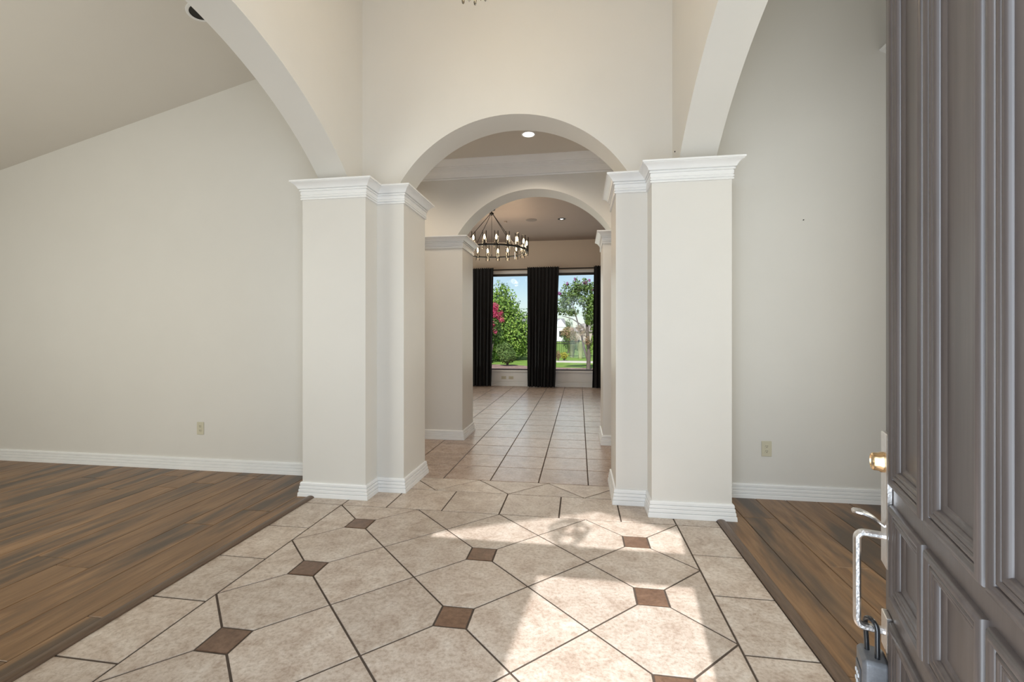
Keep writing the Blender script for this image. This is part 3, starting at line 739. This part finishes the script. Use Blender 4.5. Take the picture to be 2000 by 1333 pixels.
# ------------------------------------------------------------------ curtains and rod
CY = 11.19
bm = bmesh.new(); tube(bm, [(-3.3, CY, 2.885), (1.6, CY, 2.885)], .014, 12)
rod = finish(bm, 'curtain_rod', BLACK_METAL, smooth=40); tag(rod, 'thin black curtain rod above the garden windows', 'curtain rod')
for s, x in ((-1, -3.3), (1, 1.6)):
    bm = bmesh.new(); lathe(bm, [(0, -.03), (.02, -.024), (.028, 0), (.02, .024), (0, .03)], (x, CY, 2.885), 16, 'x'); finish(bm, 'finial', BLACK_METAL, rod, smooth=50)
    bm = bmesh.new(); box(bm, (x - s*.15 - .01, CY, 2.875), (x - s*.15 + .01, WY, 2.895)); finish(bm, 'bracket', BLACK_METAL, rod)
def curtain(xa, xb, ya, yb, folds, label, seed):
    """Top spans xa..xb, hem spans ya..yb."""
    rg = random.Random(seed); ph = [rg.uniform(0, 6.3) for _ in range(4)]
    bm = bmesh.new(); nu, nv = folds*14, 26
    zt, zb = 2.925, .012
    rows = {0: [], 1: []}
    for side in (0, 1):
        for j in range(nv+1):
            v = j/nv; z = zt + (zb-zt)*v
            row = []
            for i in range(nu+1):
                u = i/nu
                x = (xa + (xb-xa)*u)*(1-v) + (ya + (yb-ya)*u)*v
                a = folds*2*PI*u + .5*math.sin(2.2*v + ph[0]) + .6*math.sin(5*u + ph[1])
                amp = .014 + .034*min(1, v*2.2)
                y = amp*math.sin(a) + .35*amp*math.sin(2.3*a + ph[2] + 1.3*v)
                x += .008*math.sin(a*.5 + 6*v + ph[3])*v
                zz = z
                if j == 0: zz += .010*math.sin(a*1.7 + ph[2]) + .006*math.sin(a*3.1)
                if j == nv: zz += .006*math.sin(a + ph[3])
                row.append(bm.verts.new((x, CY - .052 + y*.8 + side*.004, zz)))
            rows[side].append(row)
    for side in (0, 1):
        for r0, r1 in zip(rows[side], rows[side][1:]):
            for i in range(nu): bm.faces.new((r0[i], r0[i+1], r1[i+1], r1[i]))
    f, b = rows[0], rows[1]
    for i in range(nu):
        bm.faces.new((f[0][i], f[0][i+1], b[0][i+1], b[0][i])); bm.faces.new((f[-1][i], b[-1][i], b[-1][i+1], f[-1][i+1]))
    for j in range(nv):
        bm.faces.new((f[j][0], b[j][0], b[j+1][0], f[j+1][0])); bm.faces.new((f[j][-1], f[j+1][-1], b[j+1][-1], b[j][-1]))
    tag(finish(bm, 'curtain', CURTAIN, smooth=60), label, 'curtain', 'black curtains on the garden windows')
curtain(-3.05, -2.085, -3.05, -2.135, 11, 'black floor length curtain beside the far left column', 1)
curtain(-1.245, -.475, -1.245, -.572, 9, 'black floor length curtain hanging between the two garden windows', 2)
curtain(.352, 1.30, .312, 1.30, 10, 'black floor length curtain beside the far right column', 3)

# ------------------------------------------------------------------ great-room ring chandelier
ch = empty('ring_chandelier', (-1.598, 8.354, 2.82)); tag(ch, 'black ring chandelier with glowing candle bulbs in clear glass tubes', 'chandelier')
ch.rotation_euler = (0, 0, YAW)
CR = .652
bm = bmesh.new()
n = 72; sec = ((CR-.012, -.013), (CR+.012, -.013), (CR+.012, .013), (CR-.012, .013))
rings = [[bm.verts.new((r*math.cos(2*PI*k/n), r*math.sin(2*PI*k/n), z)) for r, z in sec] for k in range(n)]
for k in range(n):
    a, b = rings[k], rings[(k+1) % n]
    for q in range(4): bm.faces.new((a[q], a[(q+1) % 4], b[(q+1) % 4], b[q]))
finish(bm, 'ring', BLACK_METAL, ch, smooth=35)
bm = bmesh.new(); lathe(bm, [(0, .655), (.012, .66), (.012, .675), (.036, .68), (.04, .69), (.04, .705), (.02, .715), (.008, .725), (.008, .74), (0, .74)], n=20); finish(bm, 'hub', BLACK_METAL, ch, smooth=35)
bm = bmesh.new(); tube(bm, [(0, 0, .74), (0, 0, .775)], .007, 8); finish(bm, 'stem', BLACK_METAL, ch)
bm = bmesh.new(); lathe(bm, [(0, .752), (.06, .756), (.065, .765), (.065, .78), (0, .78)], n=24); finish(bm, 'canopy', BLACK_METAL, ch, smooth=35)
bm = bmesh.new(); tube(bm, [(0, 0, .66), (0, 0, -.06)], .0035, 6); lathe(bm, [(0, -.10), (.009, -.085), (.009, -.065), (0, -.055)], n=10); finish(bm, 'centre_rod', BLACK_METAL, ch)
for t in (40, 130, 220, 310):
    tt = math.radians(t - 90); bm = bmesh.new()
    tube(bm, [(.03*math.cos(tt), .03*math.sin(tt), .685), (CR*math.cos(tt), CR*math.sin(tt), .012)], .0055, 8); finish(bm, 'hanger_rod', BLACK_METAL, ch)
def mesh_of(fn, name, m, smooth=40):
    bm = bmesh.new(); fn(bm); o = finish(bm, name, m, smooth=smooth); me = o.data; bpy.data.objects.remove(o); return me
sleeve = mesh_of(lambda b: lathe(b, [(0, -.022), (.022, -.02), (.026, -.012), (.026, .016), (.013, .02), (.013, .085), (0, .086)], n=14), 'candle', BLACK_METAL)
bulb = mesh_of(lambda b: lathe(b, [(0, .084), (.008, .086), (.017, .11), (.0185, .125), (.014, .15), (.005, .172), (0, .178)], n=12), 'bulb', BULB, 80)
gtube = mesh_of(lambda b: lathe(b, [(.036, -.075), (.036, .235), (.0345, .235), (.0345, -.075), (.036, -.075)], n=18), 'glass_tube', TUBE_GLASS, 60)
for k in range(20):
    t = 2*PI*(k + .5)/20 - PI/2
    c = obj_from_mesh('candle', sleeve, ch, (CR*math.cos(t), CR*math.sin(t), 0))
    obj_from_mesh('bulb', bulb, c); obj_from_mesh('glass_tube', gtube, c)
for k in range(4):
    d = bpy.data.lights.new('chandelier_glow', 'POINT'); d.energy = 7; d.color = (1, .78, .52); d.shadow_soft_size = .08
    o = bpy.data.objects.new('chandelier_glow', d); COL.objects.link(o); o.parent = ch
    o.location = (CR*.9*math.cos(PI/2*k + .6), CR*.9*math.sin(PI/2*k + .6), .13)

# ------------------------------------------------------------------ entry crystal chandelier (only its lowest drops show)
fc = empty('crystal_chandelier', (-.557, 2.33, 3.065)); tag(fc, 'tiered crystal chandelier hanging high in the entry', 'chandelier')
bm = bmesh.new(); tube(bm, [(0, 0, .45), (0, 0, 1.525)], .008, 8); finish(bm, 'stem', BRASS, fc)
bm = bmesh.new(); lathe(bm, [(0, 1.49), (.05, 1.495), (.06, 1.52), (.06, 1.534), (0, 1.534)], n=24); finish(bm, 'canopy', BRASS, fc, smooth=40)
drop = mesh_of(lambda b: lathe(b, [(0, 0), (.0055, -.012), (.009, -.03), (.0065, -.046), (0, -.052)], n=6), 'crystal_drop', CRYSTAL, 5)
bead = mesh_of(lambda b: lathe(b, [(0, 0), (.008, -.012), (.008, -.02), (0, -.034)], n=6), 'crystal_drop', CRYSTAL, 5)
for r, z, nd in ((.105, .035, 20), (.19, .17, 32), (.27, .32, 44)):
    bm = bmesh.new(); tube(bm, [(r*math.cos(2*PI*k/40), r*math.sin(2*PI*k/40), z) for k in range(40)], .006, 6, closed=True)
    rg_ = finish(bm, 'tier_ring', BRASS, fc, smooth=40)
    for k in range(nd):
        t = 2*PI*k/nd
        obj_from_mesh('crystal_drop', drop if k % 2 else bead, rg_, (r*math.cos(t), r*math.sin(t), z - .004))
    bm = bmesh.new()
    for k in range(4): tube(bm, [(0, 0, z + .12), (r*math.cos(PI/2*k), r*math.sin(PI/2*k), z)], .004, 6)
    finish(bm, 'tier_arm', BRASS, fc)
for k in range(3):
    d = bpy.data.lights.new('entry_glow', 'POINT'); d.energy = 6.0; d.color = (1, .80, .52); d.shadow_soft_size = .12
    o = bpy.data.objects.new('entry_glow', d); COL.objects.link(o); o.parent = fc
    o.location = (.12*math.cos(2.1*k), .12*math.sin(2.1*k), .42)

# ------------------------------------------------------------------ garden
def leaf_mat(name, c1, c2, c3):
    m, n, l, b = new_mat(name)
    g = n.new('ShaderNodeNewGeometry'); r = ramp(n, [(0, c1), (.5, c2), (1, c3)]); l.new(g.outputs['Random Per Island'], r.inputs['Fac'])
    l.new(r.outputs['Color'], b.inputs['Base Color']); b.inputs['Roughness'].default_value = .55; b.inputs['Specular IOR Level'].default_value = .3
    tr = n.new('ShaderNodeBsdfTranslucent'); mxs = n.new('ShaderNodeMixShader'); mxs.inputs[0].default_value = .3
    l.new(r.outputs['Color'], tr.inputs['Color']); out = n['Material Output']
    l.new(b.outputs[0], mxs.inputs[1]); l.new(tr.outputs[0], mxs.inputs[2]); l.new(mxs.outputs[0], out.inputs['Surface'])
    return m
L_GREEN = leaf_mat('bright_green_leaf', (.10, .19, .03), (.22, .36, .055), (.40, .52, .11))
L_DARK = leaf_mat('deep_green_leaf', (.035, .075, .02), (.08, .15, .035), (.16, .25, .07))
L_PINK = leaf_mat('crimson_blossom', (.42, .03, .10), (.62, .06, .17), (.75, .16, .26))
L_PURPLE = leaf_mat('magenta_blossom', (.32, .06, .26), (.48, .11, .36), (.60, .22, .46))
L_YELLOW = leaf_mat('yellow_green_leaf', (.25, .30, .04), (.50, .46, .07), (.65, .55, .12))
L_GRASS = leaf_mat('straw_green_blade', (.22, .27, .08), (.34, .38, .13), (.48, .48, .22))
L_RUST = leaf_mat('rusty_leaf', (.20, .20, .07), (.36, .26, .12), (.48, .28, .20))
L_OLIVE = leaf_mat('olive_leaf', (.05, .10, .025), (.13, .21, .05), (.27, .36, .11))
BARK = noisy('grey_bark', (.09, .07, .055), (.16, .13, .10), 12, rough=.9, stretch=(3, 3, .6))
LAWN = noisy('lawn_grass', (.12, .20, .035), (.24, .34, .07), 1.4, rough=.9, spec=.1, bump=.4, bscale=30, rand=False)
MULCH = noisy('red_mulch', (.16, .09, .07), (.36, .25, .21), 9, rough=.95, spec=.1, bump=.5, bscale=40, rand=False)
PATHM = noisy('pale_gravel_path', (.50, .44, .36), (.62, .56, .48), 9, rough=.95, rand=False)

def foliage(name, m, parent, blobs, n, size, seed, shell=.55):
    """Leaves scattered through overlapping ellipsoid clumps: [(centre, radii)]."""
    rg = random.Random(seed); V = []; F = []
    wts = [r[0]*r[1]*r[2] for _, r in blobs]
    for _ in range(n):
        c, r = rg.choices(blobs, wts)[0]
        d = Vector((rg.gauss(0, 1), rg.gauss(0, 1), rg.gauss(0, 1))).normalized()
        q = shell + (1-shell)*rg.random() ** .5
        p = Vector((c[0] + d.x*r[0]*q, c[1] + d.y*r[1]*q, c[2] + d.z*r[2]*q))
        a = (d + Vector((rg.gauss(0, .6), rg.gauss(0, .6), rg.gauss(0, .6) + .3))).normalized()
        t = a.cross(Vector((rg.gauss(0, 1), rg.gauss(0, 1), rg.gauss(0, 1)))).normalized(); b = a.cross(t)
        s = size*rg.uniform(.6, 1.3); i = len(V)
        V += [p - t*s*.5, p + b*s*.28 + a*s*.06, p + t*s*.5, p - b*s*.28 + a*s*.06]
        F += [(i, i+1, i+2), (i, i+2, i+3)]
    me = bpy.data.meshes.new(name); me.from_pydata([tuple(v) for v in V], [], F); me.materials.append(m)
    o = obj_from_mesh(name, me, parent); o['kind'] = 'stuff'; return o

def ground_at(x, y, z=-.10):
    d = (CAM_H - z)*FPX/(y - PY); p = pix(x, y, d); return p, d

GZ0 = -.10
bm = bmesh.new(); box(bm, (-120, 11.52, -.4), (120, 260, GZ0))
tag(finish(bm, 'ground', LAWN), 'sunlit green lawn behind the house', 'lawn', kind='structure')
bm = bmesh.new(); prism(bm, [(-14, 11.52), (9, 11.52), (9, 19.6), (3.0, 19.6), (1.2, 19.0), (-1.5, 19.4), (-3.0, 20.8), (-7, 21.4), (-14, 20)], 'z', GZ0 - .02, GZ0 + .03)
tag(finish(bm, 'mulch_bed', MULCH), 'reddish mulch bed under the garden windows', 'garden bed', kind='structure')
bm = bmesh.new(); prism(bm, [(-1.6, 23.6), (2.6, 22.6), (5, 24.5), (4.6, 26.0), (2.4, 24.4), (-1.5, 25.0)], 'z', GZ0 - .02, GZ0 + .02)
tag(finish(bm, 'garden_path', PATHM), 'pale curved gravel path across the lawn', 'path', kind='structure')

def tree_root(name, loc, label, cat, group=None):
    e = empty(name, loc); tag(e, label, cat, group); return e
def blobs_cone(h0, h1, r, n, seed, sx=1.0):
    rg = random.Random(seed); out = []
    for k in range(n):
        v = k/(n-1); z = h0 + (h1-h0)*v
        R = r*(1 - v**1.6)*.95 + .18*r
        t = rg.uniform(0, 2*PI)*1.0 + k*2.4
        q = R*.62*math.sqrt(rg.random())
        s = R*.55 + .12
        out.append(((q*math.cos(t)*sx, q*math.sin(t), z), (s*sx, s, s*.75)))
    return out
def trunk(parent, pts, rad, m=BARK):
    bm = bmesh.new(); tube(bm, pts, rad, 8); return finish(bm, 'trunk', m, parent, smooth=60)

# big tree filling the left window
p = pix(976, 690, 26); p.z = GZ0
t1 = tree_root('green_tree', p, 'large bright green tree filling the left garden window', 'tree')
trunk(t1, [(0, 0, 0), (.05, 0, 1.2), (0, .05, 3.4)], [.14, .11, .04])
bl = blobs_cone(.55, 4.35, 1.75, 44, 3)
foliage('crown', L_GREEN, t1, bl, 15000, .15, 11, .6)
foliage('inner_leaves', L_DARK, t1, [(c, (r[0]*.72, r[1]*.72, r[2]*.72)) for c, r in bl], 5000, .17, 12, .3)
# crimson crape myrtle
p = pix(958, 690, 23); p.z = GZ0
t2 = tree_root('crape_myrtle', p, 'crimson flowering crape myrtle beside the left curtain', 'tree')
for a in (-.15, .05, .2): trunk(t2, [(0, 0, 0), (a*.5, .02, .8), (a*1.6, .05, 1.8)], [.04, .03, .015])
foliage('crown', L_DARK, t2, [((0, 0, 1.9), (.62, .5, .8)), ((.15, 0, 1.5), (.5, .4, .5)), ((-.2, 0, 2.4), (.4, .4, .5))], 2200, .11, 21)
foliage('blossom', L_PINK, t2, [((.28, -.3, 2.75), (.22, .2, .28)), ((.42, -.3, 2.35), (.16, .16, .2)), ((.62, -.3, 2.15), (.16, .14, .16)), ((.60, -.3, 2.48), (.13, .12, .14)), ((.2, -.35, 2.45), (.2, .2, .2)), ((.3, -.35, 1.55), (.13, .12, .13)), ((.1, -.3, 1.9), (.2, .2, .25))], 1500, .07, 22, .2)
# round shrubs
def shrub(x, ybase, wpx, hpx, label, m, n, seed, size=.06, rim=None):
    g, d = ground_at(x, ybase); g.z = GZ0; w = wpx*d/FPX/2; h_ = hpx*d/FPX
    e = tree_root('round_shrub', g, label, 'shrub')
    rg = random.Random(seed); bl = []
    for k in range(16):
        a = rg.uniform(0, 2*PI); q = w*.55*math.sqrt(rg.random())
        bl.append(((q*math.cos(a), q*math.sin(a), h_*(.35 + .42*rg.random())), (w*.45, w*.45, h_*.24)))
    foliage('foliage', m, e, bl, n, size, seed)
    bm = bmesh.new()
    for k in range(4): tube(bm, [(0, 0, .0), (.3*w*math.cos(k*1.6), .3*w*math.sin(k*1.6), h_*.5)], [.03, .015], 6)
    finish(bm, 'stems', BARK, e)
    return e
shrub(991, 716, 48, 48, 'round clipped shrub standing before the green tree', L_OLIVE, 8000, 31, .075)
shrub(955, 714, 24, 30, 'dark low shrub half hidden by the left curtain', L_DARK, 3000, 32, .075)
shrub(1102, 705, 20, 17, 'small yellow green bush beside the pale path', L_YELLOW, 1100, 33)
shrub(1090, 706, 12, 22, 'brownish low bush at the middle curtain edge', L_RUST, 700, 34)
shrub(1020, 698, 26, 20, 'pale green bush before the iron fence', L_GREEN, 900, 35, .09)
# ornamental grass clumps
def grass_clump(x, ybase, wpx, hpx, label, seed):
    g, d = ground_at(x, ybase); g.z = GZ0; w = wpx*d/FPX/2; h_ = hpx*d/FPX; rg = random.Random(seed)
    e = tree_root('ornamental_grass', g, label, 'grass clump', 'ornamental grasses by the path'); V = []; F = []
    for _ in range(420):
        a = rg.uniform(0, 2*PI); r0 = w*.35*math.sqrt(rg.random()); r1 = r0 + w*.65*rg.random(); hh = h_*rg.uniform(.6, 1.05); i = len(V)
        c, s = math.cos(a), math.sin(a); q = .018
        for rr, zz, ww in ((r0, 0, 1), (r0*.6 + r1*.4, hh*.7, .8), (r1, hh, .15)):
            V += [(rr*c - s*q*ww, rr*s + c*q*ww, zz), (rr*c + s*q*ww, rr*s - c*q*ww, zz)]
        F += [(i, i+1, i+3, i+2), (i+2, i+3, i+5, i+4)]
    me = bpy.data.meshes.new('blades'); me.from_pydata(V, [], F); me.materials.append(L_GRASS)
    o = obj_from_mesh('blades', me, e); o['kind'] = 'stuff'
grass_clump(1134, 701, 22, 32, 'tall straw green ornamental grass beside the leaning trunk', 41)
grass_clump(1117, 699, 18, 26, 'ornamental grass clump next to the yellow bush', 42)
# purple crape myrtle with several stems in the right window
g, d = ground_at(1149, 724); g.z = GZ0
t3 = tree_root('crape_myrtle', g, 'purple flowering crape myrtle with dark stems in the right window', 'tree')
s_ = d/FPX
def lp(x, y, dy=0): return ((x - 1149)*s_, dy, (724 - y)*s_ - .02)
trunk(t3, [lp(1149, 724), lp(1150, 690), lp(1148, 655), lp(1146, 620, .1), lp(1150, 590, .1)], [.085, .075, .06, .04, .02])
trunk(t3, [lp(1149, 705), lp(1141, 680), lp(1136, 655, -.1), lp(1126, 620, -.1), lp(1116, 585, -.1)], [.05, .045, .035, .025, .012])
trunk(t3, [lp(1150, 690), lp(1158, 655, .1), lp(1163, 620, .1), lp(1168, 580)], [.045, .04, .03, .012])
trunk(t3, [lp(1147, 650), lp(1136, 634), lp(1118, 622), lp(1098, 616)], [.03, .024, .018, .009])
def cl(x, y, rx, ry, dy=0): c = lp(x, y, dy); return (c, (rx*s_, rx*s_*1.0, ry*s_))
foliage('crown', L_OLIVE, t3, [cl(1152, 612, 16, 22), cl(1158, 590, 15, 17), cl(1140, 585, 18, 16), cl(1118, 575, 18, 14), cl(1105, 588, 18, 14), cl(1130, 560, 18, 13), cl(1150, 562, 17, 14), cl(1098, 605, 15, 11),
                               cl(1116, 608, 17, 10), cl(1106, 560, 9, 11), cl(1162, 635, 12, 15), cl(1125, 548, 6, 9), cl(1143, 546, 6, 9), cl(1098, 572, 8, 8)], 3400, .105, 51, .05)
foliage('bright_leaves', L_GREEN, t3, [cl(1156, 605, 11, 18), cl(1158, 585, 10, 14), cl(1150, 625, 9, 10), cl(1162, 640, 8, 10), cl(1160, 668, 6, 16), cl(1154, 680, 4, 12)], 2200, .075, 52, .2)
foliage('blossom', L_PURPLE, t3, [cl(1124, 544, 3.2, 4), cl(1143, 552, 5, 5), cl(1131, 558, 4, 4), cl(1093, 572, 4, 4), cl(1108, 553, 2.6, 4), cl(1151, 547, 2.5, 4), cl(1160, 566, 3.5, 3), cl(1128, 566, 4, 3)], 900, .05, 53, .1)
foliage('dry_leaves', L_RUST, t3, [cl(1138, 648, 8, 12, -.2), cl(1146, 665, 7, 10, -.2), cl(1130, 640, 7, 7, -.2)], 420, .07, 54, .1)
# rusty bush beyond
g, d = ground_at(1110, 690); g.z = GZ0; s_ = d/FPX
t4 = tree_root('rusty_bush', g, 'rounded pinkish green bush before the far house', 'bush')
trunk(t4, [(0, 0, 0), (.03, 0, .9)], [.05, .03])
foliage('crown', L_RUST, t4, [((0, 0, 40*s_), (16*s_, 15*s_, 13*s_)), ((8*s_, 0, 28*s_), (14*s_, 12*s_, 12*s_))], 1700, .13, 61, .2)
foliage('green_leaves', L_OLIVE, t4, [((2*s_, 0, 22*s_), (15*s_, 13*s_, 15*s_)), ((-6*s_, 0, 34*s_), (9*s_, 8*s_, 9*s_)), ((14*s_, 0, 16*s_), (12*s_, 10*s_, 14*s_))], 1800, .12, 62, .2)
# iron fence
fn = empty('iron_fence', (0, 28.5, GZ0)); tag(fn, 'black iron picket fence beyond the lawn', 'fence')
bm = bmesh.new()
for z in (.12, .86, .98): box(bm, (-12, -.02, z), (10, .02, z + .035))
finish(bm, 'rail', BLACK_METAL, fn)
pm = mesh_of(lambda b: box(b, (-.035, -.035, 0), (.035, .035, 1.12)), 'post', BLACK_METAL, 30)
for k in range(10): obj_from_mesh('post', pm, fn, (-12 + 2.4*k, 0, 0))
bm = bmesh.new()
for k in range(190): box(bm, (-12 + .115*k - .009, -.009, .05), (-12 + .115*k + .009, .009, 1.08))
o = finish(bm, 'pickets', BLACK_METAL, fn); o['kind'] = 'stuff'
# far house
hp = pix(1087, 665, 118); hp.z = GZ0
hs = empty('house', hp, YAW); tag(hs, 'far white house with a grey pitched roof', 'house')
HW = simple('white_render', (.72, .71, .70), .8); HR = noisy('grey_shingle', (.17, .165, .165), (.26, .25, .25), 2, rough=.9)
bm = bmesh.new(); box(bm, (-8, 0, 0), (2.2, 8, 3.4)); finish(bm, 'wall', HW, hs)
bm = bmesh.new(); prism(bm, [(-.4, 3.3), (8.4, 3.3), (4, 6.0)], 'x', -8.4, 2.5); finish(bm, 'roof', HR, hs)
bm = bmesh.new(); box(bm, (-.3, -2.5, 0), (1.9, 0, 3.6)); prism(bm, [(-.6, 3.6), (2.2, 3.6), (.8, 5.6)], 'y', -2.6, 3.5); finish(bm, 'gable_wing', HW, hs)
bm = bmesh.new(); box(bm, (.4, -2.6, 1.2), (1.2, -2.5, 2.6)); finish(bm, 'window', SLOT, hs)
bm = bmesh.new(); box(bm, (-.6, 3.5, 5.2), (.2, 4.3, 7.0)); finish(bm, 'chimney', HW, hs)
hp2 = pix(1150, 664, 135); hp2.z = GZ0
h2 = empty('house', hp2, YAW); tag(h2, 'far low house with a brown hipped roof behind the rusty bush', 'house')
bm = bmesh.new(); box(bm, (-5, 0, 0), (8, 8, 2.6)); finish(bm, 'wall', simple('tan_brick', (.42, .34, .28), .9), h2)
bm = bmesh.new()
v = [bm.verts.new(q) for q in ((-5.5, -.5, 2.6), (8.5, -.5, 2.6), (8.5, 8.5, 2.6), (-5.5, 8.5, 2.6), (-1, 4, 5.2), (4, 4, 5.2))]
for f_ in ((0, 1, 5, 4), (1, 2, 5), (2, 3, 4, 5), (3, 0, 4), (3, 2, 1, 0)): bm.faces.new([v[k] for k in f_])
finish(bm, 'roof', noisy('brown_shingle', (.20, .165, .14), (.28, .235, .20), 2, rough=.9), h2)
# distant trees
for k, (x, yt, wpx, d, lab) in enumerate(((1106, 622, 34, 175, 'far dark tree above the white house roof'), (1000, 600, 70, 95, 'far tree line behind the large green tree'),
                                           (1150, 640, 40, 185, 'far dark tree behind the purple crape myrtle'), (1180, 630, 40, 180, 'far tree behind the right curtain'),
                                           (1060, 630, 40, 170, 'far tree hidden behind the middle curtain'), (960, 620, 50, 110, 'far tree behind the crimson crape myrtle'))):
    p = pix(x, 665, d); p.z = GZ0; e = tree_root('distant_tree', p, lab, 'tree', 'far trees beyond the fence')
    w = wpx*d/FPX/2; h_ = (PY - yt)*d/FPX + 1.3
    trunk(e, [(0, 0, 0), (0, 0, h_*.5)], [.3, .15])
    rg = random.Random(70+k)
    bl = [((rg.uniform(-.55, .55)*w, rg.uniform(-.4, .4)*w, h_*rg.uniform(.35, .82)), (w*.45, w*.45, h_*.18)) for _ in range(14)]
    foliage('crown', L_DARK, e, bl, 1600, w*.11, 80+k)
